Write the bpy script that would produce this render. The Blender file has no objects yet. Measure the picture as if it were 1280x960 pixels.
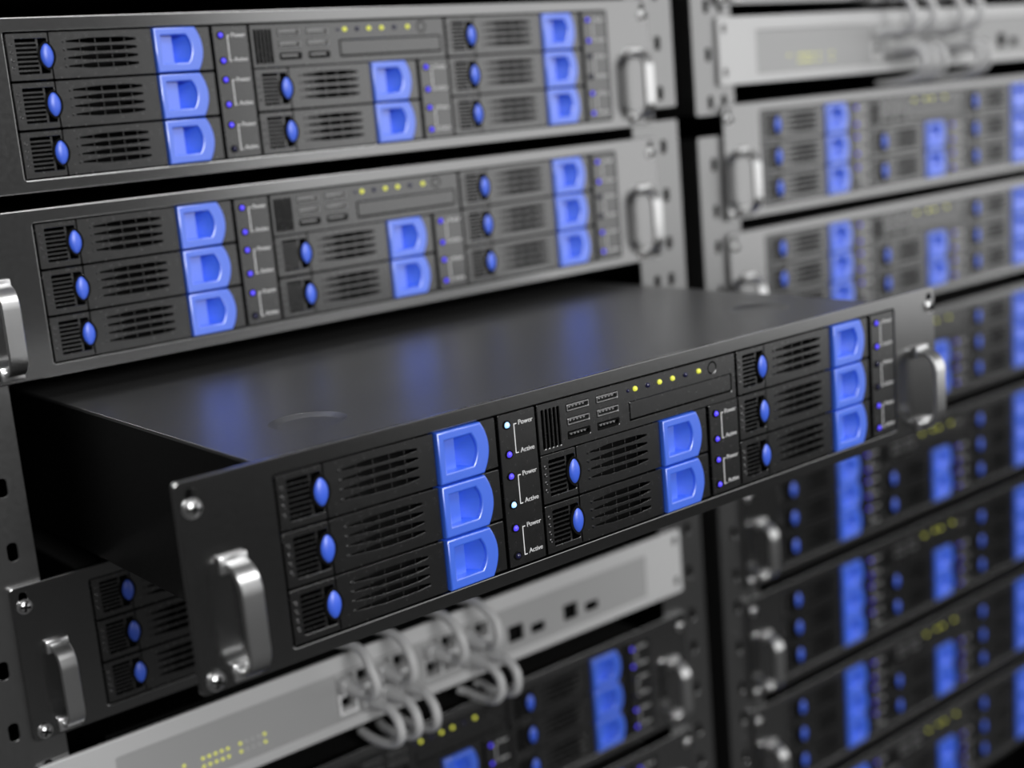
import bpy, bmesh, math, random
from mathutils import Matrix, Vector

# ------------------------------------------------------------------ camera
scene = bpy.context.scene
COL = scene.collection
Z0 = 1.20            # height of the pulled-out server's top edge above the floor
MM = 0.001
cam_d = bpy.data.cameras.new('camera')
cam = bpy.data.objects.new('camera', cam_d)
COL.objects.link(cam)
scene.camera = cam
cam_d.sensor_width = 36.0
cam_d.sensor_fit = 'HORIZONTAL'
cam_d.lens = 1686.05 / 1280 * 36.0
RM = ((0.76959604, 0.60809845, 0.19477733), (-0.63290719, 0.7668578, 0.10657212), (-0.08456017, -0.20529345, 0.9750406))
cam.matrix_world = Matrix((
    (RM[0][0], RM[0][2], -RM[0][1], -0.19819041),
    (RM[1][0], RM[1][2], -RM[1][1], -0.4549941),
    (RM[2][0], RM[2][2], -RM[2][1], 0.1270813 + Z0),
    (0, 0, 0, 1)))
cam_d.clip_start = 0.01
cam_d.dof.use_dof = True
cam_d.dof.focus_distance = 0.618
cam_d.dof.aperture_fstop = 4.4

# ------------------------------------------------------------------ world, lamps, exposure
scene.view_settings.view_transform = 'Standard'
scene.view_settings.look = 'None'
scene.view_settings.gamma = 1.0
scene.view_settings.exposure = 0.0
world = bpy.data.worlds.new('world')
scene.world = world
world.use_nodes = True
bg = world.node_tree.nodes['Background']
bg.inputs['Color'].default_value = (0.95, 0.97, 1.0, 1)
bg.inputs['Strength'].default_value = 0.05


def area_lamp(name, loc, target, sx, sy, power, color=(1, 1, 1)):
    d = bpy.data.lights.new(name, 'AREA')
    d.shape = 'RECTANGLE'
    d.size, d.size_y = sx, sy
    d.energy = power
    d.color = color
    o = bpy.data.objects.new(name, d)
    COL.objects.link(o)
    o.location = Vector(loc) + Vector((0, 0, Z0))
    v = Vector(target) - Vector(loc)
    o.rotation_euler = v.to_track_quat('-Z', 'Y').to_euler()
    return o


area_lamp('aisle_lamp', (2.85, -1.96, 0.42), (0.4, 0.1, 0.3), 2.9, 1.95, 20.5)
area_lamp('ceiling_lamp', (0.4, -1.1, 1.62), (0.4, -0.2, 0.0), 2.4, 0.9, 34)
area_lamp('front_fill', (-0.4, -2.7, 0.90), (0.3, 0.1, 0.0), 1.1, 0.6, 60)  # unseen fill light added to brighten the switch, cables and latches

# ------------------------------------------------------------------ materials


def mat(name, color, rough=0.5, metal=0.0, spec=0.5, emit=None, strength=0.0, grain=0.0, scale=400.0, ior=1.5):
    m = bpy.data.materials.new(name)
    m.use_nodes = True
    nt = m.node_tree
    b = nt.nodes['Principled BSDF']
    b.inputs['Base Color'].default_value = (*color, 1)
    b.inputs['Roughness'].default_value = rough
    b.inputs['Metallic'].default_value = metal
    b.inputs['Specular IOR Level'].default_value = spec
    b.inputs['IOR'].default_value = ior
    if emit:
        b.inputs['Emission Color'].default_value = (*emit, 1)
        b.inputs['Emission Strength'].default_value = strength
    if grain > 0:
        tc = nt.nodes.new('ShaderNodeTexCoord')
        nz = nt.nodes.new('ShaderNodeTexNoise')
        nz.inputs['Scale'].default_value = scale
        nz.inputs['Detail'].default_value = 4
        mr = nt.nodes.new('ShaderNodeMapRange')
        mr.inputs['To Min'].default_value = rough - grain
        mr.inputs['To Max'].default_value = rough + grain
        nt.links.new(tc.outputs['Object'], nz.inputs['Vector'])
        nt.links.new(nz.outputs['Fac'], mr.inputs['Value'])
        nt.links.new(mr.outputs['Result'], b.inputs['Roughness'])
    return m


M_PLATE = mat('grey_coated_steel', (0.34, 0.34, 0.34), 0.20, 1.0, 0.5, grain=0.03)
M_LID = mat('lid_steel', (0.32, 0.32, 0.32), 0.36, 1.0, 0.5, grain=0.03)
M_BODY = mat('chassis_steel', (0.02, 0.02, 0.02), 0.45, 1.0, grain=0.03)
M_BEZEL = mat('charcoal_plastic', (0.19, 0.19, 0.19), 0.26, 1.0, 0.5, grain=0.04)
M_BLACK = mat('black_void_plastic', (0.004, 0.004, 0.004), 0.8, 0.0, 0.1)
M_BLUE = mat('blue_latch_plastic', (0.024, 0.135, 0.84), 0.36, 0.0, 0.5, grain=0.02, ior=3.0)
M_BUTTON = mat('blue_button_plastic', (0.035, 0.115, 0.72), 0.44, 0.0, 0.5, grain=0.02, ior=1.9)
M_CHROME = mat('brushed_handle_metal', (0.80, 0.80, 0.80), 0.29, 1.0, grain=0.02, scale=900)
M_SCREW = mat('screw_metal', (0.7, 0.7, 0.7), 0.3, 1.0, grain=0.04)
M_PORT = mat('port_shell_metal', (0.55, 0.55, 0.55), 0.35, 1.0)
M_INK = mat('white_print_and_lit_shield', (0.8, 0.8, 0.8), 0.6)
M_LED_BLUE = mat('lit_blue_led', (0.1, 0.08, 0.6), 0.25, emit=(0.06, 0.035, 0.85), strength=1.0)
M_LED_WHITE = mat('bright_blue_white_led', (0.5, 0.7, 1.0), 0.25, emit=(0.25, 0.55, 1.0), strength=1.3)
M_LED_YEL = mat('lit_yellow_led', (0.5, 0.5, 0.08), 0.3, emit=(0.62, 0.64, 0.05), strength=0.72)
M_LED_OFF = mat('unlit_led', (0.012, 0.012, 0.05), 0.15, 0.0, 0.6)
M_SWITCH = mat('light_grey_enamel', (0.54, 0.54, 0.54), 0.45, 0.15, 0.5, grain=0.03)
M_SWITCH_IN = mat('mid_grey_enamel', (0.37, 0.37, 0.37), 0.45, 0.15, 0.5, grain=0.03)
M_CABLE = mat('grey_cable_jacket', (0.52, 0.52, 0.52), 0.5, 0.0, 0.5, grain=0.03)
M_POST = mat('rack_post_steel', (0.34, 0.34, 0.34), 0.30, 1.0, 0.5, grain=0.03)
M_RACK = mat('black_rack_panel', (0.008, 0.008, 0.008), 0.7, 0.0, 0.2)
M_FLOOR = mat('dark_floor_vinyl', (0.055, 0.055, 0.055), 0.5, 0.0, 0.3, grain=0.05, scale=60)

# ------------------------------------------------------------------ mesh helpers (all lengths in millimetres)


def rrect(x0, x1, z0, z1, r=0.0, n=4):
    """rectangle loop, z0 top, z1 bottom (z1 < z0), optional round corners"""
    if r <= 0:
        return [(x0, z1), (x1, z1), (x1, z0), (x0, z0)]
    out = []
    for cx, cz, a0 in ((x0 + r, z1 + r, 180), (x1 - r, z1 + r, 270), (x1 - r, z0 - r, 0), (x0 + r, z0 - r, 90)):
        for k in range(n + 1):
            a = math.radians(a0 + 90 * k / n)
            out.append((cx + r * math.cos(a), cz + r * math.sin(a)))
    return out


def circle(cx, cz, r, n=24):
    return [(cx + r * math.cos(2 * math.pi * k / n), cz + r * math.sin(2 * math.pi * k / n)) for k in range(n)]


def lens(x0, x1, zc, h):
    pts = []
    n = 6
    for k in range(n + 1):
        t = k / n
        w = h * min(1.0, 0.25 + 2.2 * t) * (1 if t < 0.8 else 1 - (t - 0.8) * 3.2)
        pts.append((x0 + (x1 - x0) * t, w))
    return [(x, zc - w) for x, w in pts] + [(x, zc + w) for x, w in reversed(pts)]


class MB:
    """collects shapes of one part in millimetres; x right, z up, y into the rack"""

    def __init__(self):
        self.bm = bmesh.new()

    def add_mesh(self, me, smooth=False):
        self.bm.from_mesh(me)
        bpy.data.meshes.remove(me)

    def plate(self, loops, y0, y1, bevel=0.3, res=0):
        """plate with holes: first loop outside, others holes; front at y0, back at y1"""
        cu = bpy.data.curves.new('tmp', 'CURVE')
        cu.dimensions = '2D'
        cu.fill_mode = 'BOTH'
        half = (y1 - y0) / 2
        bevel = min(bevel, half * 0.9)
        cu.extrude = half - bevel
        cu.bevel_depth = bevel
        cu.bevel_resolution = res
        cu.offset = -bevel
        for lp in loops:
            s = cu.splines.new('POLY')
            s.points.add(len(lp) - 1)
            for p, (a, b) in zip(s.points, lp):
                p.co = (a, b, 0, 1)
            s.use_cyclic_u = True
        ob = bpy.data.objects.new('tmp', cu)
        me = bpy.data.meshes.new_from_object(ob)
        yc = (y0 + y1) / 2
        me.transform(Matrix(((1, 0, 0, 0), (0, 0, -1, yc), (0, 1, 0, 0), (0, 0, 0, 1))))
        bpy.data.objects.remove(ob)
        bpy.data.curves.remove(cu)
        self.add_mesh(me)
        return self

    def box(self, x0, x1, y0, y1, z0, z1, bevel=0.0):
        r = bmesh.ops.create_cube(self.bm, size=1.0)
        vs = r['verts']
        for v in vs:
            v.co = Vector(((x0 + x1) / 2 + v.co.x * (x1 - x0), (y0 + y1) / 2 + v.co.y * (y1 - y0), (z0 + z1) / 2 + v.co.z * (z1 - z0)))
        if bevel > 0:
            es = list({e for v in vs for e in v.link_edges})
            bmesh.ops.bevel(self.bm, geom=es, offset=bevel, segments=2, affect='EDGES', profile=0.5)
        return self

    def poly(self, pts):
        self.bm.faces.new([self.bm.verts.new(p) for p in pts])
        return self

    def cyl(self, cx, cz, y0, y1, r, n=16, r2=None):
        """cylinder along y"""
        r2 = r if r2 is None else r2
        a = [self.bm.verts.new((cx + r * math.cos(2 * math.pi * k / n), y0, cz + r * math.sin(2 * math.pi * k / n))) for k in range(n)]
        b = [self.bm.verts.new((cx + r2 * math.cos(2 * math.pi * k / n), y1, cz + r2 * math.sin(2 * math.pi * k / n))) for k in range(n)]
        for k in range(n):
            j = (k + 1) % n
            self.bm.faces.new((a[k], a[j], b[j], b[k]))
        self.bm.faces.new(a[::-1])
        self.bm.faces.new(b)
        return self

    def dome(self, cx, cz, y, rx, rz, h, pw=0.5, n=14, m=8):
        """half-lens bulge standing on plane y, towards the viewer (-y)"""
        rows = []
        for i in range(1, n):
            t = -1 + 2 * i / n
            w = rx * (1 - t * t) ** pw
            d = h * (1 - t * t) ** 0.5
            rows.append([self.bm.verts.new((cx - w * math.cos(math.pi * k / m), y - d * math.sin(math.pi * k / m), cz + rz * t)) for k in range(m + 1)])
        top = self.bm.verts.new((cx, y, cz + rz))
        bot = self.bm.verts.new((cx, y, cz - rz))
        for a, b in zip(rows, rows[1:]):
            for k in range(m):
                self.bm.faces.new((a[k], a[k + 1], b[k + 1], b[k]))
        for k in range(m):
            self.bm.faces.new((rows[-1][k], rows[-1][k + 1], top))
            self.bm.faces.new((rows[0][k + 1], rows[0][k], bot))
        return self

    def ribbon(self, path, x0, x1, th):
        """flat strap: path of (y, z) points along its middle, width in x"""
        n = len(path)
        rings = []
        for i, (y, z) in enumerate(path):
            a = path[max(i - 1, 0)]
            b = path[min(i + 1, n - 1)]
            t = Vector((b[0] - a[0], b[1] - a[1])).normalized()
            nx, nz = -t.y * th / 2, t.x * th / 2
            c = 0.5
            ring = []
            for (xx, s) in ((x0 + c, 1), (x1 - c, 1), (x1, 0.6), (x1, -0.6), (x1 - c, -1), (x0 + c, -1), (x0, -0.6), (x0, 0.6)):
                ring.append(self.bm.verts.new((xx, y + nx * s, z + nz * s)))
            rings.append(ring)
        for a, b in zip(rings, rings[1:]):
            for k in range(8):
                j = (k + 1) % 8
                self.bm.faces.new((a[k], a[j], b[j], b[k]))
        self.bm.faces.new(rings[0][::-1])
        self.bm.faces.new(rings[-1])
        return self

    def tube(self, path, rad, n=10, rads=None):
        path = [Vector(p) for p in path]
        rings = []
        up = Vector((1, 0, 0))
        for i, p in enumerate(path):
            t = (path[min(i + 1, len(path) - 1)] - path[max(i - 1, 0)]).normalized()
            u = (up - t * up.dot(t)).normalized()
            v = t.cross(u)
            r = rads[i] if rads else rad
            rings.append([self.bm.verts.new(p + (u * math.cos(2 * math.pi * k / n) + v * math.sin(2 * math.pi * k / n)) * r) for k in range(n)])
        for a, b in zip(rings, rings[1:]):
            for k in range(n):
                j = (k + 1) % n
                self.bm.faces.new((a[k], a[j], b[j], b[k]))
        self.bm.faces.new(rings[0][::-1])
        self.bm.faces.new(rings[-1])
        return self

    def mesh(self, name, material, smooth=None):
        bmesh.ops.recalc_face_normals(self.bm, faces=self.bm.faces[:])
        me = bpy.data.meshes.new(name)
        self.bm.to_mesh(me)
        self.bm.free()
        me.transform(Matrix.Scale(MM, 4))
        me.materials.append(material)
        for p in me.polygons:
            p.use_smooth = smooth is not None
        if smooth is not None:
            me.set_sharp_from_angle(angle=math.radians(smooth))
        return me


def text_mesh(s, width, material, name):
    cu = bpy.data.curves.new('tmp', 'FONT')
    cu.body = s
    cu.size = 1.0
    cu.extrude = 0.0
    ob = bpy.data.objects.new('tmp', cu)
    me = bpy.data.meshes.new_from_object(ob)
    bpy.data.objects.remove(ob)
    xs = [v.co.x for v in me.vertices]
    k = width / (max(xs) - min(xs)) * MM
    me.transform(Matrix(((k, 0, 0, -min(xs) * k), (0, 0, -1, 0), (0, k, 0, 0), (0, 0, 0, 1))))
    bm = bmesh.new()                      # three slightly shifted copies give the bold weight
    for dx in (0.0, 0.012, 0.024):
        bm.from_mesh(me)
        bm.verts.ensure_lookup_table()
        for v in bm.verts[-len(me.vertices):]:
            v.co.x += dx * k * 2.0
    bm.to_mesh(me)
    bm.free()
    me.name = name
    me.materials.clear()
    me.materials.append(material)
    return me


def put(name, me, parent=None, loc=(0, 0, 0)):
    """link a mesh as a named object, loc in millimetres in the parent's frame"""
    o = bpy.data.objects.new(name, me)
    COL.objects.link(o)
    o.parent = parent
    o.location = Vector(loc) * MM
    return o


def thing(name, label, cat, loc, group=None):
    o = bpy.data.objects.new(name, None)
    COL.objects.link(o)
    o.empty_display_size = 0.02
    o.location = Vector(loc) * MM + Vector((0, 0, Z0))
    o['label'] = label
    o['category'] = cat
    if group:
        o['group'] = group
    return o


def copy_tree(o, parent=None):
    c = o.copy()
    COL.objects.link(c)
    c.parent = parent
    for ch in list(o.children):
        copy_tree(ch, c)
    return c


RP = 221.4            # depth of the rack's mounting plane behind the pulled-out faceplate
W, H = 482.6, 84.7    # faceplate of a server
OX, OZ = -W / 2, H    # children are placed from the faceplate's top left corner

# ------------------------------------------------------------------ structure
fm = MB().box(-2300, 4300, -3300, 1700, -20, 0).mesh('floor', M_FLOOR)
floor = put('floor', fm)
floor['kind'] = 'structure'
M_WALL = mat('grey_wall_paint', (0.10, 0.10, 0.10), 0.7, grain=0.04, scale=30)
M_WALL_LIGHT = mat('light_wall_paint', (0.55, 0.55, 0.55), 0.7, grain=0.04, scale=30)
M_CEIL = mat('ceiling_panel_paint', (0.35, 0.35, 0.35), 0.8, grain=0.04, scale=30)
for nm, bx, mt in (('wall_left', (-2300, -2200, -3300, 1700, 0, 2900), M_WALL), ('wall_right', (4200, 4300, -3300, 1700, 0, 2900), M_WALL_LIGHT),
                   ('wall_front', (-2200, 4200, -3300, -3200, 0, 2900), M_WALL), ('wall_back', (-2200, 4200, 1600, 1700, 0, 2900), M_WALL),
                   ('ceiling', (-2300, 4300, -3300, 1700, 2900, 3000), M_CEIL)):
    put(nm, MB().box(*bx).mesh(nm, mt))['kind'] = 'structure'

# ------------------------------------------------------------------ racks
SLOT_PITCH = (8.3, 42.2, 76.2)


def slot_loop(x, z):
    return rrect(x - 2.6, x + 2.6, z + 4.8, z - 4.8, 2.0, 3)


def post_mesh(name, x0, x1, ztop, zbot, ref, cols, outer):
    """front post: face plate with slots plus its side flange; ref = a mounting height slots count from"""
    holes = []
    k0 = int((ref - ztop) / 94.2) - 2
    for k in range(k0, k0 + 40):
        for d in SLOT_PITCH:
            z = ref - 94.2 * k - d
            if zbot + 8 < z < ztop - 6:
                for x in cols:
                    holes.append(slot_loop(x, z))
    b = MB().plate([rrect(x0, x1, ztop, zbot, 2.0, 3)] + holes, RP + 3.2, RP + 4.6, 0.3)
    fx = (x1 - 2.5, x1) if outer > 0 else (x0, x0 + 2.5)
    b.box(fx[0], fx[1], RP + 4.4, RP + 45, zbot + 1, ztop - 1)
    return b.mesh(name, M_POST)


def build_rack(label, x, ref_low, gap_top, gap_bot, ref_up):
    ZB, ZT = -1190.0, 420.0
    t = thing('server_rack', label, 'rack', (x + W / 2, RP + 300, -Z0 / MM), 'tall equipment racks')

    def add(name, me):
        return put(name, me, t, (-(x + W / 2), -(RP + 300), Z0 / MM))
    lx0, lx1 = x - 24.5, x + 17.5
    rx0, rx1 = x + 464.0, x + 508.7
    for (zt, zb, ref) in ((gap_bot, ZB, ref_low), (ZT, gap_top, ref_up)):
        add('front_post', post_mesh('front_post_left', lx0, lx1, zt, zb, ref, (x - 8.5, x + 6.0), -1))
        add('front_post', post_mesh('front_post_right', rx0, rx1, zt, zb, ref, (x + 479.2, x + 493.6), 1))
    for xx in (lx0, rx1 - 3.0):
        add('side_panel', MB().box(xx, xx + 3.0, RP + 46, RP + 900, ZB, ZT).mesh('side_panel', M_RACK))
    add('added_rear_panel', MB().box(lx0, rx1, RP + 900, RP + 903, ZB, ZT).mesh('added_rear_panel', M_RACK))  # unseen rear closure added so gaps between servers look black
    add('top_panel', MB().box(lx0, rx1, RP + 6, RP + 903, ZT, ZT + 3).mesh('top_panel', M_RACK))
    add('base', MB().box(lx0, rx1, RP + 3, RP + 903, -1200, ZB, 2).mesh('base', M_RACK))
    return t, add


XL, XR = 1.5, 554.6
rackL, addL = build_rack('tall grey steel rack on the left that holds the pulled-out server', XL, 94.0, 112.8, 104.2, 199.0)
rackR, addR = build_rack('tall grey steel rack on the right, blurred, full of pushed-in servers', XR, 110.4, 104.0, 89.0, 189.0)
for xx in (36.5, 443.0):
    addL('slide_rail', MB().box(xx, xx + 4.0, RP + 160, RP + 700, -52, -34).mesh('slide_rail', M_RACK))

# ------------------------------------------------------------------ the server and its parts
DW = 110.0            # width of a drive bay
ROWS = (-7.3, -31.1, -54.9)
RH = 22.9


def drive_meshes():
    """bay-local frame: x from the bay's left edge, z from its top edge"""
    b = MB()
    b.plate([rrect(0.2, 21.2, -0.2, -RH, 0.5, 2), rrect(4.6, 20.3, -2.9, -19.9, 0.4, 1)], 0.5, 5.0, 0.18)
    zs = (-4.9, -8.9, -13.0, -17.1)
    b.plate([rrect(21.8, 76.2, -0.2, -RH, 0.5, 2)] + [lens(30.2, 67.4, z, 1.3) for z in zs], 0.5, 1.6, 0.09)
    b.plate([rrect(97.5, 109.8, -0.2, -RH, 0.5, 2)], 0.9, 5.0, 0.3)
    for z in zs:
        for x in (38.0, 46.2, 54.4, 62.0):
            b.box(x - 0.2, x + 0.2, 2.4, 3.0, z - 1.7, z + 1.7)
        b.cyl(28.8, z - 0.1, -0.25, 0.8, 0.5, 10, 0.8)
    for k in range(4):
        b.plate([circle(2.4, -5.7 - 3.7 * k, 0.95, 10), circle(2.4, -5.7 - 3.7 * k, 0.5, 8)], 0.15, 0.8, 0.1)
    bay = b.mesh('drive_bay', M_BEZEL)
    g = MB()
    for k in range(7):
        z = -5.0 - 2.2 * k
        g.box(4.4, 15.4, 1.1, 4.2, z - 0.42, z + 0.42)
    g.box(15.2, 16.2, 1.6, 4.2, -19.9, -2.9)
    grille = g.mesh('grille', M_BEZEL)
    # blue latch: straight left side, bowed right side, scooped finger recess
    def right_arc(x, bow, z0, z1, n=10):
        return [(x + bow * (1 - (2 * k / n - 1) ** 2), z1 + (z0 - z1) * k / n) for k in range(n + 1)]
    outer = [(76.8, -22.9)] + right_arc(100.3, 3.6, -0.2, -22.9) + [(76.8, -0.2)]
    inner = [(80.4, -18.4)] + right_arc(94.6, 2.6, -4.0, -18.4) + [(80.4, -4.0)]
    l = MB().plate([outer, inner], -1.5, 6.0, 0.7, 2)
    for (xa, ya), (xb, yb) in (((80.2, 2.4), (88.4, 3.0)), ((88.4, 3.0), (89.6, 9.0))):
        l.poly([(xa, ya, -3.8), (xa, ya, -18.6), (xb, yb, -18.6), (xb, yb, -3.8)])
    for z in (-3.9, -18.5):
        l.poly([(80.2, 5.9, z), (97.6, 5.9, z), (89.6, 9.0, z)])
    arc = right_arc(95.0, 2.8, -3.8, -18.6)
    arc2 = [(89.6, 0)] * 11
    for k in range(10):
        (xa, za), (xb, zb) = arc[k], arc[k + 1]
        l.poly([(arc2[k][0], 9.0, za), (xa, -0.4, za), (xb, -0.4, zb), (arc2[k + 1][0], 9.0, zb)])
    latch = l.mesh('latch', M_BLUE, 35)
    btn = MB().dome(19.6, -11.4, 1.2, 3.5, 6.4, 2.4, 0.72).mesh('release_button', M_BUTTON, 60)
    rim = MB()
    rim.plate([[(19.6 + 4.5 * s * (1 - t * t) ** 0.72 + 0.0, -11.4 + 7.3 * t) for s, t in
                [(1, -1 + 2 * k / 12) for k in range(13)] + [(-1, 1 - 2 * k / 12) for k in range(1, 12)]]], 0.35, 1.2, 0.1)
    shade = rim.mesh('button_shade', M_BLACK)  # black plate painting the shaded recess and shadow outline around the button
    return bay, grille, latch, btn, shade


bay_me, grille_me, latch_me, btn_me, shade_me = drive_meshes()

LED_Z = (-12.4, -25.8, -35.9, -49.1, -60.0, -73.0)


def led_me(m, name):
    return MB().dome(0, 0, 0, 1.45, 1.45, 1.5, 0.5, 10, 8).mesh(name, m, 80)


LED = {k: led_me(m, 'led_' + k) for k, m in (('blue', M_LED_BLUE), ('white', M_LED_WHITE), ('off', M_LED_OFF))}
LEDY = {k: MB().dome(0, 0, 0, 1.35, 1.35, 1.3, 0.5, 10, 8).mesh('led_' + k, m, 80) for k, m in (('yellow', M_LED_YEL), ('off', M_LED_OFF))}
LEDS = MB().dome(0, 0, 0, 0.9, 0.9, 0.9, 0.5, 8, 6).mesh('led_tiny', M_LED_OFF, 80)
ring_me = MB().plate([circle(0, 0, 2.0, 16), circle(0, 0, 1.5, 16)], -0.7, 0.2, 0.15).mesh('led_ring', M_BLACK)
TXT_P = text_mesh('Power', 8.2, M_INK, 'power_print')
TXT_A = text_mesh('Active', 8.0, M_INK, 'active_print')
brk = MB()
brk.box(-0.2, 0.2, -0.06, 0.02, -13.6, 0).box(0.2, 1.5, -0.06, 0.02, -0.4, 0).box(0.2, 1.5, -0.06, 0.02, -13.6, -13.2)
BRK = brk.mesh('bracket_print', M_INK)

# handle: flat bent strap with two foot plates
HX0, HX1 = 13.0, 25.0


def handle_meshes():
    L, r = 13.2, 10.5
    zt, zb = -35.6, -79.0
    path = [(-1.0, zt)]
    for k in range(9):
        a = math.radians(90 * k / 8)
        path.append((-(L - r) - r * math.sin(a), zt - r + r * math.cos(a)))
    for k in range(9):
        a = math.radians(90 * k / 8)
        path.append((-(L - r) - r * math.cos(a), zb + r - r * math.sin(a)))
    path.append((-1.0, zb))
    strap = MB().ribbon(path, 1.6, 10.9, 2.8).mesh('handle', M_CHROME, 30)
    foot = MB().box(0, 12, -2.6, 0, -3.6, 3.6, 0.7).mesh('foot', M_CHROME, 30)
    return strap, foot, zt, zb


STRAP, FOOT, HZT, HZB = handle_meshes()
sc = MB()
sc.cyl(0, 0, -0.6, 0, 4.0, 18)
sc.dome(0, 0, -0.6, 3.4, 3.4, 1.9, 0.5, 12, 10)
SCREW = sc.mesh('screw', M_SCREW, 40)
cr = MB().box(-2.6, 2.6, -2.66, -1.2, -0.6, 0.6).box(-0.6, 0.6, -2.6, -1.2, -2.4, 2.4)  # raised black bars painting the shade of a cross recess
SCREW_SHADE = cr.mesh('screw_slot', M_BLACK)


def build_server():
    t = thing('rack_server', 'server', 'server', (0, 0, 0), 'two-unit rack servers')

    def add(name, me, dx=0, y=0, dz=0):
        return put(name, me, t, (OX + dx, y, OZ + dz))

    def sub(par, name, me, dx=0, y=0, dz=0):
        return put(name, me, par, (dx, y, dz))
    slots = [rrect(4.1, 8.3, -3.2, -12.2, 2.0, 3), rrect(475.0, 479.2, -3.2, -12.2, 2.0, 3),
             rrect(4.1, 8.3, -75.5, -82.0, 2.0, 3), rrect(475.0, 479.2, -75.5, -82.0, 2.0, 3)]
    add('faceplate', MB().plate([rrect(0, W, 0, -H, 2.2, 4), rrect(40.8, 443.3, -6.7, -78.6, 1.5, 3)] + slots, 0, 3, 0.38, 1).mesh('faceplate', M_PLATE, 30))
    add('bay_backing', MB().box(41.2, 442.4, 10.0, 11.8, -78.2, -7.1).mesh('bay_backing', M_BLACK))  # black sheet added so gaps and slots of the bays read as shade
    body = MB().box(41.0, 442.6, 12.0, 560, -82.0, -5.2)
    body.box(41.0, 442.6, 3.05, 12.0, -6.4, -5.2).box(41.0, 442.6, 3.05, 12.0, -82.0, -79.0)
    body.box(41.0, 42.0, 3.05, 12.0, -79.0, -6.4).box(441.6, 442.6, 3.05, 12.0, -79.0, -6.4)
    add('chassis', body.mesh('chassis', M_BODY))
    # lid lies flat: build the plate upright, then turn it down
    lid = MB().plate([rrect(41.0, 442.6, 560, 3.05), circle(92, 58, 17.5, 40), circle(400, 62, 17.5, 40)], 0, 1.6, 0.06)
    for cx, cy in ((92, 58), (400, 62)):
        rings = [[lid.bm.verts.new((cx + r * math.cos(2 * math.pi * k / 40), y, cy + r * math.sin(2 * math.pi * k / 40))) for k in range(40)]
                 for r, y in ((17.6, 0.05), (16.8, 0.25), (14.2, 1.4), (13.4, 1.5))]
        for a, b2 in zip(rings, rings[1:]):
            for k in range(40):
                j = (k + 1) % 40
                lid.bm.faces.new((a[k], a[j], b2[j], b2[k]))
        lid.bm.faces.new(rings[-1])
    lm = lid.mesh('lid', M_LID, 30)
    lm.transform(Matrix(((1, 0, 0, 0), (0, 0, 1, 0), (0, -1, 0, 0), (0, 0, 0, 1))))
    add('lid', lm, 0, 0, -3.6)
    # drive bays
    for x, rows in ((42.0, (0, 1, 2)), (175.6, (1, 2)), (309.5, (0, 1, 2))):
        for r in rows:
            d = add('drive_bay', bay_me, x, 0, ROWS[r])
            sub(d, 'grille', grille_me)
            sub(d, 'latch', latch_me)
            w = sub(d, 'button_shade', shade_me)
            sub(d, 'release_button', btn_me)
    # indicator strips
    for x, first, off in ((153.2, 0, (5,)), (287.3, 2, ()), (421.8, 0, (2, 3))):
        top = -7.4 if first == 0 else -31.2
        wd = 21.2 if x < 420 else 21.0
        p = add('indicator_strip', MB().plate([rrect(0, wd, 0, -77.9 - top, 0.5, 2)], 0.4, 5.0, 0.3).mesh('indicator_strip', M_BEZEL), x, 0, top)
        for k in range(first, 6):
            lz = LED_Z[k] - top
            lo = sub(p, 'led', LED['off' if k in off else 'blue'], 4.6, 0.4, lz)
            if k in off:
                lo['label'] = 'unlit indicator lamp'
            lo['slot'] = '%d_%d' % (int(x), k)
            sub(p, 'led_ring', ring_me, 4.6, 0.4, lz)
            sub(p, 'power_print' if k % 2 == 0 else 'active_print', TXT_P if k % 2 == 0 else TXT_A, 11.3, 0.36, lz - (1.2 if k % 2 == 0 else 0.6))
            if k % 2 == 0:
                sub(p, 'bracket_print', BRK, 8.7, 0.36, lz - 0.2)
    # control module
    mt = -7.4
    b = MB()
    holes = [rrect(2.3 + 2.35 * k, 3.65 + 2.35 * k, -2.9, -21.2, 0.3, 1) for k in range(5)]
    usb = [(x, z) for x in (17.4, 36.0) for z in (-3.2, -9.7, -16.1)]
    holes += [rrect(x, x + 13.8, z, z - 3.3, 0.3, 1) for x, z in usb]
    holes.append(rrect(56.9, 129.2, -10.2, -19.6, 0.4, 1))
    holes.append(circle(115.5, -4.7, 3.1, 20))
    b.plate([rrect(0, 132.3, 0, -23.4, 0.5, 2)] + holes, 0.4, 5.0, 0.3)
    cm = add('control_panel', b.mesh('control_panel', M_BEZEL), 175.7, 0, mt)
    um = MB().plate([rrect(0.1, 13.7, -0.1, -3.2, 0.3, 1), rrect(0.65, 13.15, -0.65, -2.65, 0.2, 1)], -0.05, 4.5, 0.1).mesh('usb_port', M_PORT)
    ud = MB().plate([rrect(0.1, 13.7, -0.1, -3.2, 0.3, 1), rrect(0.65, 13.15, -0.65, -2.65, 0.2, 1)], 0.2, 4.5, 0.1).mesh('usb_port_dark', M_BLACK)
    tg = MB().box(1.2, 12.6, 1.5, 4.5, -1.25, -0.8)
    for k in range(5):
        tg.box(2.2 + 2.1 * k, 3.3 + 2.1 * k, 1.2, 4.0, -1.9, -1.25)
    tm = tg.mesh('contact_tongue', M_PORT)
    for i, (x, z) in enumerate(usb):
        sub(cm, 'usb_port', um if i % 3 < 2 else ud, x, 0, z)
        sub(cm, 'contact_tongue', tm, x, 0, z)
    sub(cm, 'disc_tray', MB().plate([rrect(57.7, 129.0, -10.5, -18.9, 0.3, 1)], 0.75, 4.8, 0.3).mesh('disc_tray', M_BEZEL))
    sub(cm, 'eject_button', MB().cyl(115.5, -4.7, 0.5, 4.5, 2.6, 20).mesh('eject_button', M_BEZEL, 40))
    sub(cm, 'led', LEDS, 56.7, 0.4, -4.6)['label'] = 'tiny unlit lamp'
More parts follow.
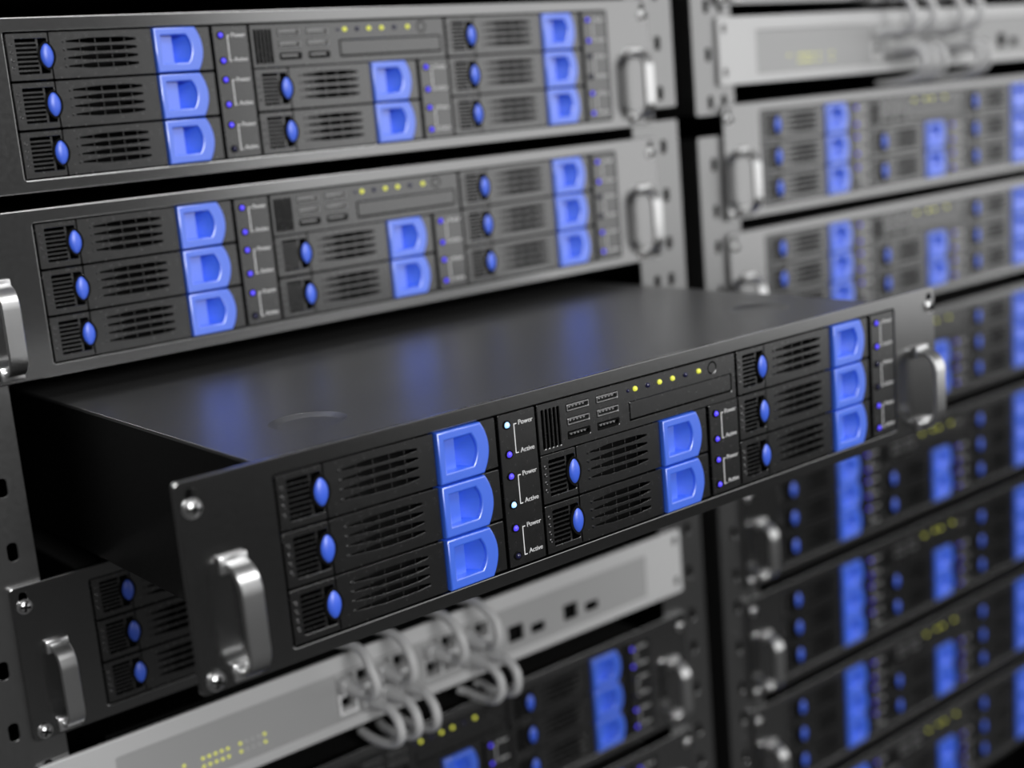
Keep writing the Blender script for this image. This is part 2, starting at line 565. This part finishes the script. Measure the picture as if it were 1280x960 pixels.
    for x, k in ((61.4, 1), (69.9, 0), (78.0, 1), (87.0, 1), (96.1, 0), (105.6, 1)):
        lo = sub(cm, 'led', LEDY['yellow' if k else 'off'], x, 0.4, -4.5)
        lo['label'] = 'lit yellow lamp' if k else 'unlit lamp'
    # handles and screws
    for hx in (13.0, 460.3):
        h = add('handle', STRAP, hx, 0, 0)
        sub(h, 'foot', FOOT, 0, 0, HZT)
        sub(h, 'foot', FOOT, 0, 0, HZB)
    rnd = random.Random(5)
    for x, z in ((6.2, -10.9), (6.2, -80.0), (477.1, -10.9), (477.1, -80.0)):
        s = add('screw', SCREW, x, 0, z)
        so = sub(s, 'screw_slot', SCREW_SHADE)
        so.rotation_euler = (0, rnd.uniform(-0.9, 0.9), 0)
    return t


first = build_server()
SERVERS = (
    ('P', 0.0, 0.0, 0.0, 'dark grey server pulled far out of the left rack, sharp in the middle'),
    ('A0', XL, RP, 281.0, 'server at the very top of the left rack, only its bottom edge in view'),
    ('A', XL, RP, 186.8, 'grey server second above the pulled-out one, in the upper left corner'),
    ('B', XL, RP, 94.0, 'grey server directly above the pulled-out one, overhanging its lid'),
    ('D', XL, RP, -94.1, 'dark server right under the pulled-out one, left handle and three blue buttons showing'),
    ('E', XL, RP, -257.6, 'blurred server under the grey switch and cables in the left rack'),
    ('E2', XL, RP, -351.8, 'lowest server of the left rack, only a strip of its top in view'),
    ('R0', XR, RP, 265.6, 'server above the right rack switch, only its bottom edge in view'),
    ('R1', XR, RP, 110.4, 'blurred grey server directly below the light grey switch in the right rack'),
    ('R2', XR, RP, 16.5, 'blurred server in the right rack, second below the light grey switch'),
    ('R3', XR, RP, -81.0, 'blurred right-rack server half hidden behind the right end of the pulled-out server'),
    ('R4', XR, RP, -177.6, 'blurred right-rack server with the highest bright handle below the pulled-out server'),
    ('R5', XR, RP, -271.5, 'blurred right-rack server, second from top of those with handles below the pulled-out server'),
    ('R6', XR, RP, -365.8, 'blurred right-rack server, third from top below the pulled-out server'),
    ('R7', XR, RP, -460.2, 'blurred lowest right-rack server, in the lower right corner'),
)
for i, (key, x, y, z, label) in enumerate(SERVERS):
    o = first if i == 0 else copy_tree(first)
    o.location = Vector((x + W / 2, y, z - H)) * MM + Vector((0, 0, Z0))
    o['label'] = label
for strip in first.children:
    if strip.name.startswith('indicator_strip'):
        for lo in strip.children:
            if lo.get('slot') in ('153_0', '153_3'):
                lo.data = LED['white']
                lo['label'] = 'brightest bluish white indicator lamp'
for o in bpy.data.objects:
    if 'slot' in o:
        del o['slot']

# ------------------------------------------------------------------ network switches and their cables
SH = 48.5
COLS = [181.2 + 13.6 * k for k in range(4)] + [246.2 + 13.6 * k for k in range(4)]   # left edge of each port column


def build_switch():
    t = thing('network_switch', 'switch', 'network switch', (0, 0, 0), 'one-unit network switches')

    def add(name, me, dx=0, y=0, dz=0):
        return put(name, me, t, (-W / 2 + dx, y, SH + dz))
    slots = [rrect(4.1, 8.3, -5, -12, 2.0, 3), rrect(474.5, 478.7, -5, -12, 2.0, 3), rrect(4.1, 8.3, -36, -43, 2.0, 3), rrect(474.5, 478.7, -36, -43, 2.0, 3)]
    add('front_frame', MB().plate([rrect(0, W, 0, -SH, 1.5, 3), rrect(40.5, 445, -10.5, -42, 1.0, 2)] + slots, 0, 3, 0.6, 1).mesh('front_frame', M_SWITCH, 30))
    blocks = [rrect(c - 0.2, c + 54.6, -11.6, -38.6) for c in (COLS[0], COLS[4])]
    rects = [(315.9, 329.0, -24.4, -36.0), (335.8, 348.0, -28.7, -35.6), (365.4, 378.4, -24.4, -36.0), (385.6, 397.9, -28.7, -35.6)]
    add('port_panel', MB().plate([rrect(40.6, 444.9, -10.6, -41.9)] + blocks + [rrect(*r) for r in rects], 0.8, 2.8, 0.2).mesh('port_panel', M_SWITCH_IN, 30))
    add('housing', MB().box(41, 442.6, 12, 300, -46.5, -1.5).mesh('housing', M_BODY))
    add('port_shade', MB().box(41, 442.6, 10.5, 12, -42, -10.5).mesh('port_shade', M_BLACK))  # black sheet painting the shade inside the ports
    for c in (COLS[0], COLS[4]):
        outer = rrect(c, c + 54.4, -11.8, -38.4)
        hs = []
        for k in range(4):
            x = c + 13.6 * k
            hs.append(rrect(x + 1.2, x + 12.4, -13.2, -23.6))
            hs.append(rrect(x + 1.2, x + 12.4, -26.6, -37.0))
        add('jack_block', MB().plate([outer] + hs, 0.4, 9.5, 0.2).mesh('jack_block', M_SWITCH))
    shield = MB().plate([rrect(COLS[0] + 0.2, COLS[0] + 13.2, -25.4, -38.2, 0.3, 1), rrect(COLS[0] + 1.6, COLS[0] + 12.0, -26.9, -36.8)], -0.3, 6.0, 0.2)
    add('jack_shield', shield.mesh('jack_shield', M_INK))['label'] = 'lit metal shield painted white, round an empty jack'  # brightness of a lit metal shield put into the white colour
    lm = MB().dome(0, 0, 0, 1.0, 1.0, 0.7, 0.5, 8, 6).mesh('led_switch', M_LED_YEL, 80)
    lf = MB().dome(0, 0, 0, 0.8, 0.8, 0.5, 0.5, 8, 6).mesh('led_switch_off', M_SWITCH, 80)
    pts = [(78.5, -30.2)] + [(90.2 + 3.95 * k, z) for k in range(5) for z in (-30.2, -35.2)] + [(114.0, -30.2), (114.0, -35.2), (130.0, -30.2), (130.0, -35.2)]
    for x, z in pts:
        add('led', lm, x, 0.8, z)['label'] = 'lit yellow port lamp'
    for x in (118.0, 122.0, 126.0):
        for z in (-30.2, -35.2):
            add('led', lf, x, 0.8, z)
    return t


sw1 = build_switch()
sw2 = copy_tree(sw1)
for o, x, z, label in ((sw1, XL, -193.2, 'grey network switch with looping cables under the pulled-out server'),
                       (sw2, XR, 172.5, 'light grey network switch with looping cables at the top of the right rack')):
    o.location = Vector((x + W / 2, RP, z - SH)) * MM + Vector((0, 0, Z0))
    o['label'] = label


def smooth_path(pts, n=7):
    """Catmull-Rom through the points"""
    P = [Vector(p) for p in pts]
    P = [P[0] * 2 - P[1]] + P + [P[-1] * 2 - P[-2]]
    out = []
    for i in range(1, len(P) - 2):
        a, b, c, d = P[i - 1:i + 3]
        for k in range(n):
            t = k / n
            out.append(0.5 * ((2 * b) + (c - a) * t + (2 * a - 5 * b + 4 * c - d) * t * t + (3 * b - a - 3 * c + d) * t ** 3))
    out.append(P[-2])
    return out


def cable_meshes(up, jitter):
    r = random.Random(jitter)
    q = lambda s: r.uniform(-s, s)
    if up:      # leaves an upper port, turns up and goes back over the switch
        pts = [(0, -14, 0), (0, -24, -0.5), (q(.5), -33, 2.5), (q(.8), -37.5 + q(1), 10), (q(1), -34 + q(1), 20), (q(1), -25, 27.0), (q(1), -12, 28.6), (q(1), 6, 26.0), (q(2), 40, 25.5), (q(3), 90, 25.5)]
    else:       # leaves a lower port, turns down and goes back under the switch
        pts = [(0, -14, 0), (0, -25, 0.2), (q(.4), -34, -4.5), (q(.6), -36 + q(1), -13), (q(.8), -30, -21), (q(1), -18, -25.0), (q(1), -4, -26.6), (q(1), 4, -26.6), (q(1), 10, -26.4)]
    jacket = MB().tube(smooth_path(pts), 2.95, 12).mesh('network_cable', M_CABLE, 60)
    b = MB().box(-5.4, 5.4, -8, 6, -4.4, 4.4, 0.8)
    b.tube([(0, -7, 0), (0, -9, 0), (0, -15, 0), (0, -23, 0)], 4, 12, [5.0, 4.9, 4.5, 3.2])
    b.box(-1.8, 1.8, -6.5, 1.5, 4.4, 5.2, 0.3)
    plug = b.mesh('plug', M_CABLE, 40)
    return jacket, plug


ORD = ('first', 'second', 'third', 'fourth', 'fifth')
UP = (0, 2, 4, 6)
DOWN = (1, 2, 3, 6, 7)
up_me = [cable_meshes(True, 10 + k) for k in range(4)]
dn_me = [cable_meshes(False, 30 + k) for k in range(5)]
for side, x, z, place in (('left', XL, -193.2, 'the left rack switch'), ('right', XR, 172.5, 'the right rack switch')):
    for kind, cols, meshes, dz, way in (('up', UP, up_me, -18.4, 'rising over the top of'), ('down', DOWN, dn_me, -31.8, 'drooping below')):
        for i, (c, (jm, pm)) in enumerate(zip(cols, meshes)):
            o = thing('network_cable', '%s network cable from the left, %s %s' % (ORD[i], way, place), 'cable',
                      (x + COLS[c] + 5.3, RP, z + dz), 'cables of ' + place)
            put('jacket', jm, o)
            put('plug', pm, o)
